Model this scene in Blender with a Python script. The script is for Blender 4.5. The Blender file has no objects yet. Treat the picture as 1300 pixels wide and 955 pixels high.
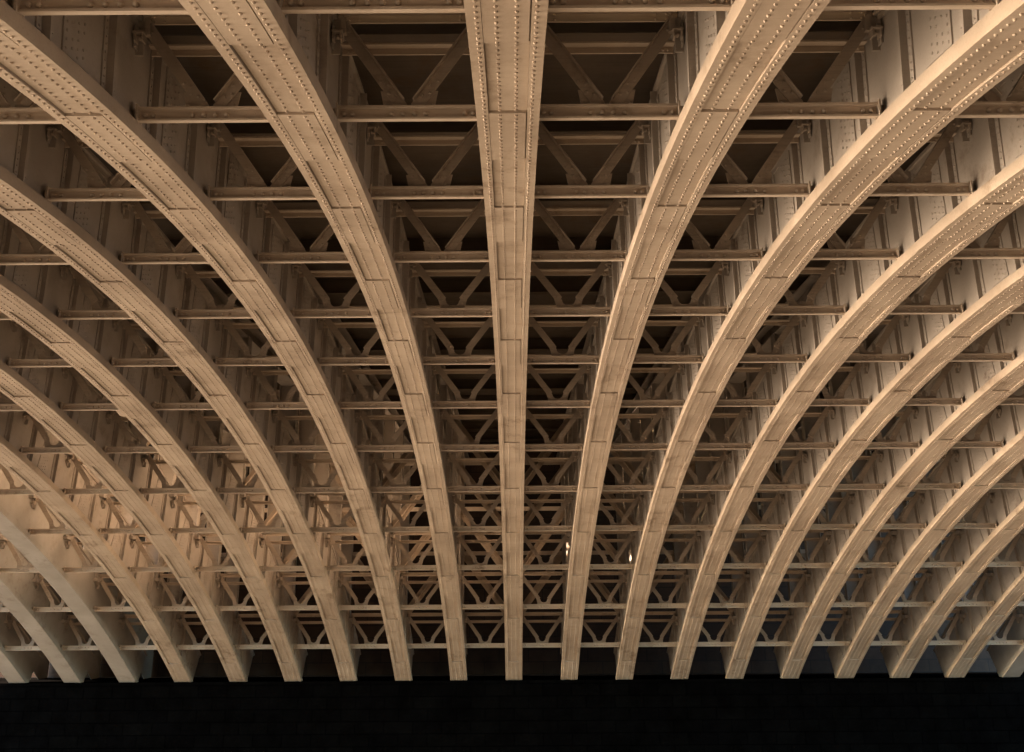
import bpy, math, random
import numpy as np
from mathutils import Matrix, Vector
random.seed(7)
S = 2.9                                   # metres between two arch ribs
PITCH = math.radians(16); YAW = 0.00083; ROLL = -0.00599; CX = 0.016; FPX = 1150.0
CO = [2.188062102804052, -1.0051843122861626, -1.738317952550441, 0.15577111532365695, -0.11045063138455737]
YS = [2.987, 4.075, 5.156, 6.261, 7.392, 8.493, 9.6, 10.76, 11.934, 13.103, 14.262, 15.457, 16.626]
Y0, Y1 = 0.55, 17.62                       # how far the ribs run (in rib spacings)
FOOT = (Y1, None)

def cz(y):
    t = (y-8)/8
    return sum(a*t**i for i, a in enumerate(CO))
def cdz(y):
    t = (y-8)/8
    return sum(i*a*t**(i-1) for i, a in enumerate(CO) if i)/8
def at(y, x, h):
    d = cdz(y); L = math.sqrt(1+d*d)
    return (x, y-h*d/L, cz(y)+h/L)
BASE = (0.0, Y1, cz(Y1))

sc = bpy.context.scene
col = sc.collection

# ------------------------------------------------------------------ mesh collector
class MB:
    def __init__(s): s.v = []; s.f = []; s.n = 0
    def add(s, v, f):
        s.v.extend(v); s.f.extend([tuple(i+s.n for i in q) for q in f]); s.n += len(v)
    def box(s, x0, x1, y0, y1, z0, z1):
        v = [(x, y, z) for x in (x0, x1) for y in (y0, y1) for z in (z0, z1)]
        s.add(v, [(0,1,3,2),(4,6,7,5),(0,4,5,1),(2,3,7,6),(0,2,6,4),(1,5,7,3)])
    def prism(s, poly, y0, y1):
        """polygon in x,z (counter-clockwise seen from -y) pulled from y0 to y1"""
        n = len(poly)
        v = [(x, y0, z) for x, z in poly]+[(x, y1, z) for x, z in poly]
        f = [tuple(range(n)), tuple(range(2*n-1, n-1, -1))]
        f += [(i, n+i, n+(i+1) % n, (i+1) % n) for i in range(n)]
        s.add(v, f)
    def sweep(s, poly, ya, yb, step=0.14, off=None):
        """polygon of (x,h) swept along the arch curve"""
        k = max(1, int(math.ceil((yb-ya)/step))); n = len(poly); v = []; f = []
        for i in range(k+1):
            y = ya+(yb-ya)*i/k
            v += [at(y, x, h) for x, h in poly]
        for i in range(k):
            for j in range(n):
                a = i*n+j; b = i*n+(j+1) % n
                f.append((a, a+n, b+n, b))
        f.append(tuple(range(n))); f.append(tuple(range(k*n+n-1, k*n-1, -1)))
        s.add(v, f)
    def bar(s, p, q, w, t, nrm=(0, 1, 0)):
        """straight rectangular bar from p to q, w wide in its plane, t thick along nrm"""
        p = Vector(p); q = Vector(q); d = (q-p).normalized(); nn = Vector(nrm); u = d.cross(nn).normalized()*(w/2); m = nn*(t/2)
        v = [tuple(c+a*u+b*m) for c in (p, q) for a in (-1, 1) for b in (-1, 1)]
        s.add(v, [(0,1,3,2),(4,6,7,5),(0,4,5,1),(2,3,7,6),(0,2,6,4),(1,5,7,3)])
    def dome(s, c, ax, r, h, seg=7):
        c = Vector(c); ax = Vector(ax).normalized()
        u = ax.orthogonal().normalized(); w = ax.cross(u)
        v = []
        for rr, hh in ((r, -0.002), (r*.92, h*.45), (r*.55, h*.88)):
            for i in range(seg):
                a = 2*math.pi*i/seg
                v.append(tuple(c+u*(rr*math.cos(a))+w*(rr*math.sin(a))+ax*hh))
        v.append(tuple(c+ax*h))
        f = []
        for k in range(2):
            for i in range(seg):
                f.append((k*seg+i, k*seg+(i+1) % seg, (k+1)*seg+(i+1) % seg, (k+1)*seg+i))
        f += [(2*seg+i, 2*seg+(i+1) % seg, 3*seg) for i in range(seg)]
        s.add(v, f)
    def mesh(s, name, mat, base=(0, 0, 0), smooth_from=None):
        me = bpy.data.meshes.new(name)
        b = base
        me.from_pydata([((x-b[0])*S, (y-b[1])*S, (z-b[2])*S) for x, y, z in s.v], [], s.f)
        me.materials.append(mat); me.validate(); me.update()
        import bmesh
        bm = bmesh.new(); bm.from_mesh(me); bmesh.ops.recalc_face_normals(bm, faces=bm.faces); bm.to_mesh(me); bm.free()
        return me

def link(name, me, parent=None):
    o = bpy.data.objects.new(name, me); col.objects.link(o)
    if parent: o.parent = parent
    return o
def empty(name, loc, label, cat, group=None):
    o = bpy.data.objects.new(name, None); col.objects.link(o)
    o.location = [c*S for c in loc]; o.empty_display_size = .3
    o['label'] = label; o['category'] = cat
    if group: o['group'] = group
    return o

# ------------------------------------------------------------------ materials
def paint(name, base, dark, rough=.66, streak=.6, bump=.3, spec=.22, grime=(.10, .055, .025), grime_amt=.75):
    m = bpy.data.materials.new(name); m.use_nodes = True
    nt = m.node_tree; N = nt.nodes; L = nt.links
    bs = N['Principled BSDF']
    geo = N.new('ShaderNodeNewGeometry')
    def noise(scale, vec=None, detail=4, rough_=.55):
        n = N.new('ShaderNodeTexNoise'); n.inputs['Scale'].default_value = scale
        n.inputs['Detail'].default_value = detail; n.inputs['Roughness'].default_value = rough_
        L.new(vec or geo.outputs['Position'], n.inputs['Vector']); return n
    def ramp(fac, a, b, ca=(0, 0, 0, 1), cb=(1, 1, 1, 1)):
        r = N.new('ShaderNodeValToRGB'); r.color_ramp.elements[0].position = a; r.color_ramp.elements[1].position = b
        r.color_ramp.elements[0].color = ca; r.color_ramp.elements[1].color = cb
        L.new(fac, r.inputs['Fac']); return r
    def mix(fac, a, b):
        n = N.new('ShaderNodeMix'); n.data_type = 'RGBA'
        if isinstance(fac, float): n.inputs[0].default_value = fac
        else: L.new(fac, n.inputs[0])
        for sck, val in ((6, a), (7, b)):
            if isinstance(val, tuple): n.inputs[sck].default_value = (*val, 1) if len(val) == 3 else val
            else: L.new(val, n.inputs[sck])
        return n.outputs[2]
    n1 = noise(.55, detail=6)
    base = tuple(v*.66 for v in base); dark = tuple(v*.63 for v in dark)
    c = mix(ramp(n1.outputs['Fac'], .35, .68).outputs[0], base, dark)
    # fine brush marks and drips running across the member
    mp = N.new('ShaderNodeMapping'); mp.inputs['Scale'].default_value = (.9, 26, 26)
    L.new(geo.outputs['Position'], mp.inputs['Vector'])
    n2 = noise(1.0, mp.outputs[0], 3, .6)
    f2 = N.new('ShaderNodeMath'); f2.operation = 'MULTIPLY'; f2.inputs[1].default_value = streak
    L.new(ramp(n2.outputs['Fac'], .5, .78).outputs[0], f2.inputs[0])
    c = mix(f2.outputs[0], c, tuple(v*.72 for v in dark))
    # patches of grime and rust bleeding
    n3 = noise(1.7, detail=8, rough_=.68)
    n4 = noise(.23, detail=2)
    mu = N.new('ShaderNodeMath'); mu.operation = 'MULTIPLY'
    L.new(ramp(n3.outputs['Fac'], .52, .74).outputs[0], mu.inputs[0]); L.new(ramp(n4.outputs['Fac'], .42, .62).outputs[0], mu.inputs[1])
    m2 = N.new('ShaderNodeMath'); m2.operation = 'MULTIPLY'; m2.inputs[1].default_value = grime_amt
    L.new(mu.outputs[0], m2.inputs[0])
    c = mix(m2.outputs[0], c, grime)
    n5 = noise(34, detail=3)
    c = mix(ramp(n5.outputs['Fac'], .66, .74, (0, 0, 0, 1), (.35, .35, .35, 1)).outputs[0], c, grime)
    L.new(c, bs.inputs['Base Color'])
    rr = ramp(n3.outputs['Fac'], .3, .7, (rough-.08,)*3+(1,), (rough+.2,)*3+(1,))
    L.new(rr.outputs[0], bs.inputs['Roughness'])
    bs.inputs['Specular IOR Level'].default_value = spec
    nb = noise(9, detail=5)
    bu = N.new('ShaderNodeBump'); bu.inputs['Strength'].default_value = bump; bu.inputs['Distance'].default_value = .012
    L.new(nb.outputs['Fac'], bu.inputs['Height']); L.new(bu.outputs[0], bs.inputs['Normal'])
    return m

P_RIB = paint('rib_paint', (.58, .445, .32), (.45, .335, .235), grime_amt=.85, bump=.3, streak=.35)
P_BAR = paint('bar_paint', (.72, .57, .43), (.58, .45, .33), grime_amt=.8)
P_BRACE = paint('brace_paint', (.56, .445, .34), (.43, .335, .25), grime_amt=.8)
P_WEB = paint('web_paint', (.52, .43, .345), (.41, .335, .265), streak=.25)
P_PLAIN = paint('smooth_rib_paint', (.48, .415, .345), (.38, .325, .265), streak=.2, grime_amt=.5)
P_DECK = paint('deck_paint_shaded', (.17, .125, .085), (.12, .086, .058), rough=.6, grime_amt=.9)  # same paint as the ribs, darkened to carry the shade under the deck

def stone(name, a, b, mortar, scale=.55):
    m = bpy.data.materials.new(name); m.use_nodes = True
    nt = m.node_tree; N = nt.nodes; L = nt.links; bs = N['Principled BSDF']
    geo = N.new('ShaderNodeNewGeometry')
    mp = N.new('ShaderNodeMapping'); mp.inputs['Rotation'].default_value = (math.radians(90), 0, 0)
    L.new(geo.outputs['Position'], mp.inputs['Vector'])
    br = N.new('ShaderNodeTexBrick'); br.inputs['Scale'].default_value = scale
    br.inputs['Color1'].default_value = (*a, 1); br.inputs['Color2'].default_value = (*b, 1); br.inputs['Mortar'].default_value = (*mortar, 1)
    br.inputs['Mortar Size'].default_value = .012; br.inputs['Brick Width'].default_value = .75; br.inputs['Row Height'].default_value = .3
    L.new(mp.outputs[0], br.inputs['Vector'])
    n = N.new('ShaderNodeTexNoise'); n.inputs['Scale'].default_value = .8; n.inputs['Detail'].default_value = 9; n.inputs['Roughness'].default_value = .7
    L.new(geo.outputs['Position'], n.inputs['Vector'])
    mx = N.new('ShaderNodeMix'); mx.data_type = 'RGBA'; mx.blend_type = 'MULTIPLY'; mx.inputs[0].default_value = .85
    r = N.new('ShaderNodeValToRGB'); r.color_ramp.elements[0].position = .3; r.color_ramp.elements[1].position = .7
    r.color_ramp.elements[0].color = (.25, .22, .2, 1)
    L.new(n.outputs['Fac'], r.inputs['Fac']); L.new(br.outputs['Color'], mx.inputs[6]); L.new(r.outputs[0], mx.inputs[7])
    L.new(mx.outputs[2], bs.inputs['Base Color']); bs.inputs['Roughness'].default_value = .85
    bu = N.new('ShaderNodeBump'); bu.inputs['Strength'].default_value = .6; bu.inputs['Distance'].default_value = .05
    L.new(n.outputs['Fac'], bu.inputs['Height']); L.new(bu.outputs[0], bs.inputs['Normal'])
    return m
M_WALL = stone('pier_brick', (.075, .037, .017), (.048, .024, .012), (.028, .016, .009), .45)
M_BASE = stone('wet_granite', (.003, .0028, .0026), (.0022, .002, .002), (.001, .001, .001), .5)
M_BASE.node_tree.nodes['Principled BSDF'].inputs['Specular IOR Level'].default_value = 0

def ground_mat():
    m = bpy.data.materials.new('river_water'); m.use_nodes = True
    nt = m.node_tree; N = nt.nodes; L = nt.links; bs = N['Principled BSDF']
    geo = N.new('ShaderNodeNewGeometry')
    n = N.new('ShaderNodeTexNoise'); n.inputs['Scale'].default_value = .3; n.inputs['Detail'].default_value = 8
    L.new(geo.outputs['Position'], n.inputs['Vector'])
    r = N.new('ShaderNodeValToRGB'); r.color_ramp.elements[0].position = .3; r.color_ramp.elements[1].position = .7
    r.color_ramp.elements[0].color = (.022, .018, .013, 1); r.color_ramp.elements[1].color = (.038, .03, .022, 1)
    L.new(n.outputs['Fac'], r.inputs['Fac']); L.new(r.outputs[0], bs.inputs['Base Color'])
    bs.inputs['Roughness'].default_value = .27; bs.inputs['IOR'].default_value = 1.4
    bs.inputs['Specular Tint'].default_value = (1, .93, .82, 1)
    return m
M_GROUND = ground_mat()

# ------------------------------------------------------------------ setting
GZ = -3.0
g = MB(); R = 700
g.add([(-R, -R, GZ), (R, -R, GZ), (R, R, GZ), (-R, R, GZ)], [(0, 1, 2, 3)])
o = link('river', g.mesh('river', M_GROUND)); o['kind'] = 'structure'

g = MB()      # unseen matte sheet added before the pier to stop river light reflecting up
edge = [(-16+i*2.2, 13.0+.6*math.sin(i*1.3)+.3*math.sin(i*3.1)) for i in range(30)]
g.add([(x, q, GZ+.012) for x, q in edge]+[(x, 17.5, GZ+.012) for x, q in edge[::-1]], [tuple(range(60))])
M_ABSORB = bpy.data.materials.new('light_absorber'); M_ABSORB.use_nodes = True
_n = M_ABSORB.node_tree.nodes; _t = _n.new('ShaderNodeTexVoronoi'); _t.inputs['Scale'].default_value = 5
_r = _n.new('ShaderNodeValToRGB'); _r.color_ramp.elements[0].color = (.015, .012, .009, 1); _r.color_ramp.elements[1].color = (.05, .04, .03, 1)
_g = _n.new('ShaderNodeNewGeometry'); _l = M_ABSORB.node_tree.links
_l.new(_g.outputs['Position'], _t.inputs['Vector']); _l.new(_t.outputs['Distance'], _r.inputs['Fac']); _l.new(_r.outputs[0], _n['Principled BSDF'].inputs['Base Color'])
_n['Principled BSDF'].inputs['Roughness'].default_value = .9; _n['Principled BSDF'].inputs['Specular IOR Level'].default_value = .1
o = link('unseen_dark_sheet', g.mesh('unseen_dark_sheet', M_ABSORB)); o['kind'] = 'structure'

# ------------------------------------------------------------------ arch rib meshes (shared by all ribs)
PER = 1.31                                  # length of one cover plate
JOINTS = [Y0+0.0]
JY = 3.42                                    # a joint seen near the top of the picture
js = []
y = JY
while y > Y0: y -= PER*.9
while y < Y1+1:
    js.append(y); y += PER

RH = .011
def flange_mesh(plain=False):
    m = MB()
    if plain:
        m.sweep([(-.15, 0), (-.15, .075), (.15, .075), (.15, 0)][::-1], Y0, Y1)
        return m
    m.sweep([(-.15, 0), (-.092, 0), (-.092, .020), (.092, .020), (.092, 0), (.15, 0), (.15, .075), (-.15, .075)], Y0, Y1)
    return m
def flush(y):
    for j in js:
        if j <= y < j+PER*.45: return True
    return False
def cover_mesh():
    m = MB()
    for i, j in enumerate(js):
        a = max(j, Y0+.01); b = min(j+PER*.45, Y1-.01)
        if b-a > .05:
            m.sweep([(-.0905, .001), (.0860, .001), (.0860, .0215), (-.0905, .0215)], a, b)
        a = max(j+PER*.45+.004, Y0+.01); b = min(j+PER-.012, Y1-.01)
        if b-a > .05:
            m.sweep([(-.0865, RH), (.0905, RH), (.0905, .0215), (-.0865, .0215)], a, b)
    return m

def rivets(m, xs, y0, y1, pitch, r, h, hfun, up=-1, seg=6):
    """rows of round rivet heads along the curve, vectorised"""
    ys = [y0]
    while ys[-1] < y1:
        ys.append(ys[-1]+pitch/math.sqrt(1+cdz(ys[-1])**2))
    for y in ys[:-1]:
        d = cdz(y); L = math.sqrt(1+d*d); T = (0, 1/L, d/L); Nn = (0, -d/L, 1/L)
        for x in xs:
            c = at(y, x, hfun(y, x)); v = []
            for rr, hh in ((r, -.0015), (r*.9, h*.5), (r*.5, h*.92)):
                for i in range(seg):
                    a = 2*math.pi*i/seg; ca = rr*math.cos(a); sa = rr*math.sin(a)
                    v.append((c[0]+ca, c[1]+sa*T[1]+up*hh*Nn[1], c[2]+sa*T[2]+up*hh*Nn[2]))
            v.append((c[0], c[1]+up*h*Nn[1], c[2]+up*h*Nn[2]))
            f = [(k*seg+i, k*seg+(i+1) % seg, (k+1)*seg+(i+1) % seg, (k+1)*seg+i) for k in range(2) for i in range(seg)]
            f += [(2*seg+i, 2*seg+(i+1) % seg, 3*seg) for i in range(seg)]
            m.add(v, f)

fl = flange_mesh()
rivets(fl, (-.111, .111), Y0+.05, Y1-.03, .0445, .0080, .0090, lambda y, x: 0.0)
ME_FLANGE = fl.mesh('bottom_flange', P_RIB, BASE)
cv = cover_mesh()
rivets(cv, (-.038, .038), Y0+.05, Y1-.03, .0445, .0080, .0090, lambda y, x: .001 if flush(y) else RH)
ME_COVER = cv.mesh('cover_plates', P_RIB, BASE)
ME_FLANGE_PLAIN = flange_mesh(True).mesh('bottom_flange_plain', P_PLAIN, BASE)

w = MB()
for sx in (-1, 1):      # box-shaped rib: two web plates with angles along both edges
    p = [(sx*.095, .07), (sx*.105, .07), (sx*.105, .64), (sx*.095, .64)]
    w.sweep(p if sx > 0 else p[::-1], Y0, Y1)
    for ha, hb in ((.0752, .112), (.590, .6279)):
        p = [(sx*.1045, ha), (sx*.111, ha), (sx*.111, hb), (sx*.1045, hb)]
        w.sweep(p if sx > 0 else p[::-1], Y0, Y1)
    rivets(w, (sx*.111,), Y0+.05, Y0+.06, .1, .004, .004, lambda y, x: .094)
ME_WEB = w.mesh('web', P_WEB, BASE)
w = MB(); w.sweep([(-.10, .07), (.10, .07), (.10, .64), (-.10, .64)], Y0, Y1)
ME_WEB_PLAIN = w.mesh('web_plain', P_PLAIN, BASE)
w = MB(); w.sweep([(-.13, .628), (.13, .628), (.13, .652), (-.13, .652)], Y0, Y1)
rivets(w, (-.105, -.045, .045, .105), Y0+.05, 12, .06, .0075, .006, lambda y, x: .628)
ME_TOP = w.mesh('top_flange', P_WEB, BASE)

def tilt(y):
    d = cdz(y); lam = 1.0 if y < 5.6 else .3
    return math.atan(lam*d)       # rotation about x

ME_STIFF = []; ME_STIFF2 = []; ME_SPLICE = []
# connection plates on the rib sides at every cross frame
for sx in (-1, 1):
    st = MB()
    a, b = sorted((sx*.1055, sx*.1465))
    st.box(a, b, -.006, .006, .44, .627)
    a, b = sorted((sx*.1113, sx*.118)); st.box(a, b, -.05, .05, .46, .588)
    for i in range(3):
        for yy in (-.032, .032): st.dome((sx*.118, yy, .48+i*.043), (sx, 0, 0), .0068, .0055, 6)
    ME_STIFF.append(st.mesh('connection_plate', P_WEB))
# stiffener standing out from both side plates
for sx in (-1, 1):
    st = MB()
    a, b = sorted((sx*.1055, sx*.150)); st.box(a, b, -.006, .006, .0765, .627)
    a, b = sorted((sx*.1055, sx*.1135)); st.box(a, b, -.045, -.0065, .113, .589)
    a, b = sorted((sx*.138, sx*.150)); st.box(a, b, .0065, .022, .113, .589)
    for i in range(12):
        st.dome((sx*.1135, -.027, .13+i*.0395), (sx, 0, 0), .0068, .0060, 6)
    ME_STIFF2.append(st.mesh('stiffener', P_WEB))
# splice plate with staggered rivet rows
for sx in (-1, 1):
    st = MB()
    a, b = sorted((sx*.1052, sx*.1125)); st.box(a, b, -.12, .12, .113, .589)
    for c in range(4):
        for i in range(11):
            if i % 3 == 2 and c % 2: continue
            st.dome((sx*.1125, -.095+c*.050, .135+i*.040+(c % 2)*.02), (sx, 0, 0), .0075, .0065, 6)
    ME_SPLICE.append(st.mesh('splice_plate', P_WEB))

# spandrel posts
ZG = 2.80
def post_mesh(k):
    y = YS[k]; z0 = cz(y)+.66/math.sqrt(1+cdz(y)**2)
    m = MB(); h = ZG-z0
    m.box(-.11, .11, -.008, .008, 0, h)
    for sx in (-1, 1):
        a, b = sorted((sx*.11, sx*.124)); m.box(a, b, -.06, .06, 0, h)
        for yy in (-.035, .035):
            for i in range(int(h/.08)): m.dome((sx*.124, yy, .05+i*.08), (sx, 0, 0), .0075, .006, 5)
    m.box(-.17, .17, -.09, .09, -.03, .02)
    for i in range(int(h/.07)):
        for xx in (-.085, .085): m.dome((xx, -.008, .05+i*.07), (0, -1, 0), .0075, .006, 5)
    return m.mesh('post', P_WEB), z0
POSTS = {k: post_mesh(k) for k in range(5, 13)}
m = MB(); m.box(-.11, .11, 8.2, 18.6, ZG, ZG+.02); m.box(-.012, .012, 8.2, 18.6, ZG+.018, 2.985); m.box(-.11, .11, 8.2, 18.6, 2.985, 3.0)
ME_GIRDER = m.mesh('spandrel_girder', P_WEB, BASE)
m = MB(); m.box(-.24, .24, -.05, .32, -.12, .06); m.box(-.2, .2, -.1, .28, .055, .11)
ME_SPW = []     # solid spandrel panels of the newer outer ribs, extents shaped to block low sun
for ya, yb in ((8.6, 11.3), (15.1, 18.55)):
    nn = 6; top = [(ya+(yb-ya)*i/nn, ZG-.001) for i in range(nn+1)]
    bot = [(q, min(cz(q)+.655/math.sqrt(1+cdz(q)**2)-.02, ZG-.05)) for q, _ in top]
    ring = bot+top[::-1]; L_ = len(ring); sp_ = MB()
    v = [(x, q, zq) for x in (-.008, .008) for q, zq in ring]
    f = [tuple(range(L_)), tuple(range(2*L_-1, L_-1, -1))]+[(i, L_+i, L_+(i+1) % L_, (i+1) % L_) for i in range(L_)]
    sp_.add(v, f); ME_SPW.append(sp_.mesh('spandrel_panel', P_PLAIN, BASE))
ME_SHOE = m.mesh('bearing_shoe', P_BAR)

ORD = ['', 'first', 'second', 'third', 'fourth', 'fifth', 'sixth', 'seventh', 'eighth', 'ninth']
def rib_phrase(n):
    if n == 0: return 'the centre rib'
    return 'the %s rib %s of centre' % (ORD[abs(n)], 'left' if n < 0 else 'right')
def rib_label(n):
    if n == 0: return 'centre arch rib, tan riveted steel, running straight up the middle of the picture'
    side = 'left' if n < 0 else 'right'
    if n <= -7: return 'smooth unriveted tan arch rib, %s rib left of the straight centre rib' % ORD[-n]
    if n == 9: return 'smooth grey arch rib at the right edge, ninth rib right of the straight centre rib'
    if n < 0: return 'curving tan riveted arch rib, %s rib left of the straight centre rib' % ORD[-n]
    return 'curving riveted arch rib with bright cream left edge, %s rib right of the centre rib' % ORD[n]

# ------------------------------------------------------------------ camera (needed for culling)
def proj(P):
    X, Yy, Z = P[0]-CX, P[1], P[2]
    c, s = math.cos(YAW), math.sin(YAW); x = c*X+s*Yy; yy = -s*X+c*Yy
    c, s = math.cos(PITCH), math.sin(PITCH); d = c*yy+s*Z; u = -s*yy+c*Z
    if d < .2: return None
    px = FPX*x/d; py = -FPX*u/d
    c, s = math.cos(ROLL), math.sin(ROLL)
    return 650+c*px-s*py, 432.5+s*px+c*py
def seen(pts, mx=25):
    q = [proj(p) for p in pts]
    q = [a for a in q if a]
    if not q: return False
    return max(a[0] for a in q) > -mx and min(a[0] for a in q) < 1300+mx and max(a[1] for a in q) > -mx and min(a[1] for a in q) < 955+mx

# ------------------------------------------------------------------ ribs
def part_at(name, me, root, x, y, h, rot=None, zabs=None):
    o = link(name, me, root)
    p = at(y, x, 0) if zabs is None else (x, y, zabs)
    o.location = [(p[0]-BASE[0])*S, (p[1]-BASE[1])*S, (p[2]-BASE[2])*S]
    if rot: o.rotation_euler = (rot, 0, 0)
    return o
for n in range(-9, 10):
    plain = n <= -7 or n == 9
    root = empty('arch_rib', (n, BASE[1], BASE[2]), rib_label(n), 'arch rib', 'arch ribs under the bridge deck')
    link('bottom_flange', ME_FLANGE_PLAIN if plain else ME_FLANGE, root)
    if not plain: link('cover_plate', ME_COVER, root)
    link('web', ME_WEB_PLAIN if plain else ME_WEB, root)
    link('top_flange', ME_TOP, root)
    link('spandrel_girder', ME_GIRDER, root)
    if n <= -7: [link('spandrel_panel', q, root) for q in ME_SPW]
    ally = [YS[0]-2.1, YS[0]-1.05]+YS
    for k, y in enumerate(ally):
        if seen([(n, y, cz(y)), (n, y, cz(y)+.65)], 60): [part_at('connection_plate', q, root, 0, y, 0, tilt(y)) for q in ME_STIFF]
        if k+1 < len(ally): b = ally[k+1]-y
        if not plain:
            for fr, me, nm in ((.20, ME_STIFF2, 'stiffener'), (.72, ME_STIFF2, 'stiffener'), (.46, ME_SPLICE, 'splice_plate')):
                yy = y+fr*b
                if yy < Y1-.2 and seen([(n, yy, cz(yy)), (n, yy, cz(yy)+.65)], 60):
                    for q in me: part_at(nm, q, root, 0, yy, 0, tilt(yy) if nm == 'stiffener' else math.atan(cdz(yy)))
    for k, (me, z0) in POSTS.items():
        if seen([(n, YS[k], z0), (n, YS[k], ZG)]): part_at('post', me, root, 0, YS[k], 0, None, z0)

# ------------------------------------------------------------------ cross frames
ZB = .079                                   # underside of the cross bar above the rib's underside
def bar_mesh():
    m = MB(); e = .352; H = .074
    m.box(-e, e, 0, .008, ZB, ZB+H)
    m.box(-e, e, -.024, -.0003, ZB, ZB+.011)
    m.box(-e, e, -.024, -.0003, ZB+H-.011, ZB+H)
    for sx in (-1, 1):
        a, b = sorted((sx*(e+.0005), sx*(e+.010))); m.box(a, b, -.034, .03, ZB-.004, ZB+H+.012)
        a, b = sorted((sx*.345, sx*.3945)); m.box(a, b, .0085, .016, ZB-.002, ZB+H)
        for d in (.028, .068): m.dome((sx*(e-d), 0, ZB+H/2), (0, -1, 0), .0135, .015, 10)
    for i in range(4): m.dome((-.087+i*.058, 0, ZB+H/2), (0, -1, 0), .0135, .015, 10)
    return m
ME_BAR = bar_mesh().mesh('bottom_bar', P_BAR)
T0 = ZB+.074
def arm_mesh(sx, utype):
    m = MB()
    if not utype:
        p = Vector((sx*.034, .012, T0+.004)); q = Vector((sx*.350, .012, .610))
        m.bar(p, q, .058, .008)
        d = (q-p).normalized(); inn = Vector((-d.z*sx, 0, d.x*sx))*(-1 if False else 1)
        inn = Vector((-sx*abs(d.z), 0, abs(d.x))).normalized()
        off = inn*.027+Vector((0, -.020, 0))
        m.bar(p+off+d*.02, q+off, .007, .034)
        for t, s_ in ((.07, .010), (.10, -.014), (.14, .010), (.175, -.014)):
            c = p+d*t+inn*s_; m.dome((c.x, .008, c.z), (0, -1, 0), .0092, .008, 7)
        for t in (.50, .54):
            c = p+d*t; m.dome((c.x, .008, c.z), (0, -1, 0), .0092, .008, 7)
    else:
        p = Vector((sx*.082, .012, T0+.085)); q = Vector((sx*.350, .012, .600))
        m.bar(p, q, .062, .008)
        d = (q-p).normalized(); inn = Vector((-sx*abs(d.z), 0, abs(d.x))).normalized()
        off = inn*.022+Vector((0, .016, 0))
        m.bar(p+off, q+off, .006, .030)
        for t in (.03, .06):
            c = p+d*t; m.dome((c.x, .008, c.z), (0, -1, 0), .008, .007, 7)
    # end cleat at the rib
    m.box(*sorted((sx*.322, sx*.351)), -.02, .0075, .545, .635)
    return m
def gusset_mesh(utype):
    m = MB(); z = T0-.01
    if not utype:
        m.prism([(-.125, z), (.125, z), (.146, z+.104), (.10, z+.104), (.02, z+.03), (0, z+.012), (-.02, z+.03), (-.10, z+.104), (-.146, z+.104)], .017, .024)
        for sx in (-1, 1):
            m.dome((sx*.115, .017, z+.035), (0, -1, 0), .0085, .007, 7)
    else:
        pts = [(-.105, z), (.105, z), (.108, z+.045), (.132, z+.125), (.098, z+.142)]
        for i in range(11):
            a = math.pi*i/10; pts.append((.056*math.cos(a), z+.040+.048*(1-math.sin(a))))
        pts += [(-.098, z+.142), (-.132, z+.125), (-.108, z+.045)]
        m.prism(pts, .017, .024)
        for sx in (-1, 1):
            for px, pz in ((.085, .025), (.088, .055), (.098, .085), (.107, .115), (.045, .018)):
                m.dome((sx*px, .017, z+pz), (0, -1, 0), .0075, .006, 6)
    return m
def chord_mesh():
    m = MB(); e = .368
    m.box(-e, e, 0, .01, .612, .668); m.box(-e, e, -.05, -.0003, .657, .668)
    m.box(-e, e, .13, .14, .505, .548); m.box(-e, e, .085, .1297, .538, .548)
    for sx in (-1, 1):
        for dx in (.03, .055, .11):
            for zz in (.624, .652): m.dome((sx*(e-dx), 0, zz), (0, -1, 0), .0085, .008, 7)
            m.dome((sx*(e-dx), .13, .52), (0, -1, 0), .0085, .008, 7)
    return m
def bracket_mesh(sx):
    m = MB()
    m.box(*sorted((sx*.33, sx*.385)), -.075, -.0355, .528, .538)
    m.box(*sorted((sx*.335, sx*.343)), -.07, -.0205, .49, .5275)
    m.box(*sorted((sx*.374, sx*.382)), -.07, -.0205, .49, .5275)
    m.dome((sx*.358, -.0355, .512), (0, -1, 0), .012, .02, 7)
    return m
ME_ARM = {(s_, u): arm_mesh(s_, u).mesh('diagonal', P_BRACE) for s_ in (-1, 1) for u in (False, True)}
ME_GUS = {u: gusset_mesh(u).mesh('gusset_plate', P_BRACE) for u in (False, True)}
ME_CHORD = chord_mesh().mesh('top_chord', P_BAR)
ME_BRK = {s_: bracket_mesh(s_).mesh('bracket', P_BRACE) for s_ in (-1, 1)}
ROWN = ['top row', 'second row', 'third row', 'fourth row', 'fifth row', 'sixth row', 'seventh row', 'eighth row', 'ninth row', 'tenth row', 'eleventh row', 'twelfth row', 'bottom row']
def short(n): return 'centre rib' if n == 0 else '%s %s rib' % (ORD[abs(n)], 'left' if n < 0 else 'right')
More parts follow.
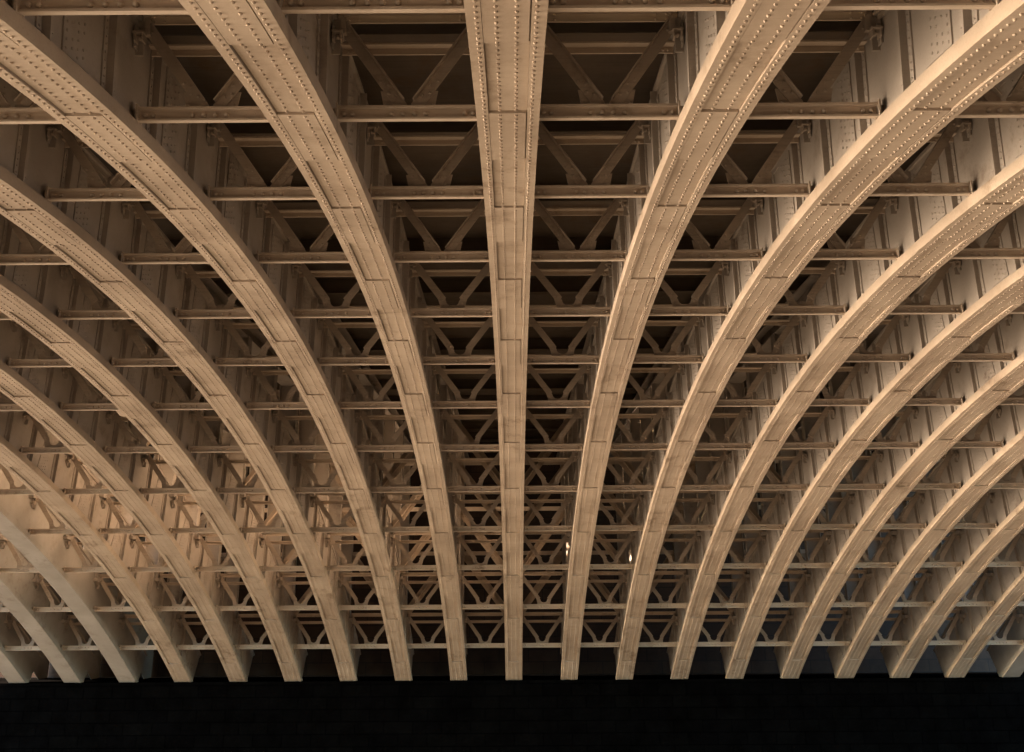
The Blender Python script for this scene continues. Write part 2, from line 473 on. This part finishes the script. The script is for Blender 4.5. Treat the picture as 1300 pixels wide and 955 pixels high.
for k, y in enumerate(YS):
    for b in range(-9, 9):
        x = b+.5; z = cz(y)
        if not seen([(x-.36, y, z+ZB), (x+.36, y, z+ZB), (x-.36, y, z+.6), (x+.36, y, z+.6)], 0): continue
        lab = '%s cross frame, %s from top, between %s and %s' % ('V-braced' if k < 4 else 'U-gusseted', ROWN[k], short(b), short(b+1))
        if k == 0: lab = lab.replace('top row from top', 'top row')
        if k == 12: lab = lab.replace('bottom row from top', 'bottom row')
        root = empty('cross_frame', (x, y, z), lab, 'cross frame', 'cross frames between the arch ribs')
        root.rotation_euler = (tilt(y)*(.6 if y > 5.6 else 1), 0, 0)
        u = k >= 4
        link('bottom_bar', ME_BAR, root)
        for s_ in (-1, 1): link('diagonal', ME_ARM[(s_, u)], root)
        link('gusset_plate', ME_GUS[u], root)
        link('top_chord', ME_CHORD, root)
        for s_ in (-1, 1): link('bracket', ME_BRK[s_], root)

# ------------------------------------------------------------------ sway braces between spandrel posts (far end)
ROWS = {9: 'tenth', 10: 'eleventh', 11: 'twelfth', 12: 'last'}
for k in (9, 10, 11, 12):
    for b in range(-7, 8):
        z0 = POSTS[k][1]+.1 if k in POSTS else 0
        up = 1 if b % 2 == 0 else -1
        zt = min(z0+1.0, ZG-.05)
        if not seen([(b, YS[k], z0), (b+1, YS[k], zt)], 0): continue
        root = empty('sway_brace', (b+.5, YS[k], z0), 'diagonal brace behind %s of bars, between %s and %s' % (ROWN[k], short(b), short(b+1)), 'brace', 'diagonal braces between the spandrel posts')
        m = MB()
        m.bar((-.38*1, .03, (0 if up > 0 else zt-z0)), (.38, .03, (zt-z0 if up > 0 else 0)), .13, .014)
        m.bar((-.38*1, .0, (0 if up > 0 else zt-z0)), (.38, .0, (zt-z0 if up > 0 else 0)), .014, .045)
        me = m.mesh('diagonal', P_RIB)
        link('diagonal', me, root)
        m = MB(); m.box(-.385, .385, -.012, .0, zt-z0-.02, zt-z0+.05)
        link('strut', m.mesh('strut', P_BAR), root)

# ------------------------------------------------------------------ deck
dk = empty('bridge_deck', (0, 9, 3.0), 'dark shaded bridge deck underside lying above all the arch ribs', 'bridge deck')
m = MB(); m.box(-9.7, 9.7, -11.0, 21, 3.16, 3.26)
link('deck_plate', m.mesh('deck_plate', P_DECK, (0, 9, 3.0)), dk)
m = MB()
m.box(-9.6, 9.6, -.004, .004, .0115, .159); m.box(-9.6, 9.6, -.035, .035, 0, .011)
ME_FB = m.mesh('floor_beam', P_DECK)
y = 1.10
while y < 18.5:
    o = link('floor_beam', ME_FB, dk); o.location = (0, (y-9)*S, .003*S); y += 1.09
m = MB()
for n in range(-9, 10):
    m.box(n-.14, n+.14, Y0, 8.25, 2.985, 2.998)
# ------------------------------------------------------------------ pier
pr = empty('bridge_pier', (0, 18.8, GZ), 'dark brown masonry pier behind and under the feet of the arch ribs', 'pier')
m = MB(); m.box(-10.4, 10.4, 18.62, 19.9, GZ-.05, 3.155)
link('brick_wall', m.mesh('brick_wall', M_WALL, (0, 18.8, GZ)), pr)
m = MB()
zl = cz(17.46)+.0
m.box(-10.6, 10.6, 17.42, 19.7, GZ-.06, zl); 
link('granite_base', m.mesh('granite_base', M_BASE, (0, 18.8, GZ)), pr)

m = MB(); m.box(-12, 12, -7.6, -6.0, GZ-.05, 3.155)      # the near bank the span starts from
o = link('abutment_wall', m.mesh('abutment_wall', M_WALL)); o['kind'] = 'structure'
# ------------------------------------------------------------------ camera
cam = bpy.data.cameras.new('camera'); co = bpy.data.objects.new('camera', cam); col.objects.link(co)
cam.sensor_fit = 'HORIZONTAL'; cam.sensor_width = 36; cam.lens = 36*FPX/1300; cam.shift_y = -45/1300
cam.clip_start = .05; cam.clip_end = 3000
co.matrix_world = Matrix.Translation((CX*S, 0, 0)) @ Matrix.Rotation(YAW, 4, 'Z') @ Matrix.Rotation(math.radians(90)+PITCH, 4, 'X') @ Matrix.Rotation(ROLL, 4, 'Z')
sc.camera = co

# ------------------------------------------------------------------ light
EL = math.radians(11); AZ = math.radians(-89.5)      # azimuth from +y towards +x : the sun stands to the left
d = Vector((math.sin(AZ)*math.cos(EL), math.cos(AZ)*math.cos(EL), math.sin(EL)))
sun = bpy.data.lights.new('sun', 'SUN'); so = bpy.data.objects.new('sun', sun); col.objects.link(so)
sun.energy = 5; sun.angle = math.radians(.5); sun.color = (1, .83, .655)
so.rotation_euler = d.to_track_quat('Z', 'Y').to_euler(); so.location = d*100
wd = bpy.data.worlds.new('World'); sc.world = wd; wd.use_nodes = True
nt = wd.node_tree; sky = nt.nodes.new('ShaderNodeTexSky'); sky.sky_type = 'NISHITA'; sky.sun_disc = False
sky.sun_elevation = EL; sky.sun_rotation = AZ; sky.air_density = 1.0; sky.dust_density = .6; sky.ozone_density = 2.5
nt.links.new(sky.outputs[0], nt.nodes['Background'].inputs[0]); nt.nodes['Background'].inputs[1].default_value = .04

sc.view_settings.view_transform = 'Standard'; sc.view_settings.look = 'None'; sc.view_settings.exposure = 5.32; sc.view_settings.gamma = 1
sc.cycles.max_bounces = 8; sc.cycles.diffuse_bounces = 5; sc.cycles.use_denoising = True
sc.cycles.caustics_reflective = True; sc.cycles.caustics_refractive = False
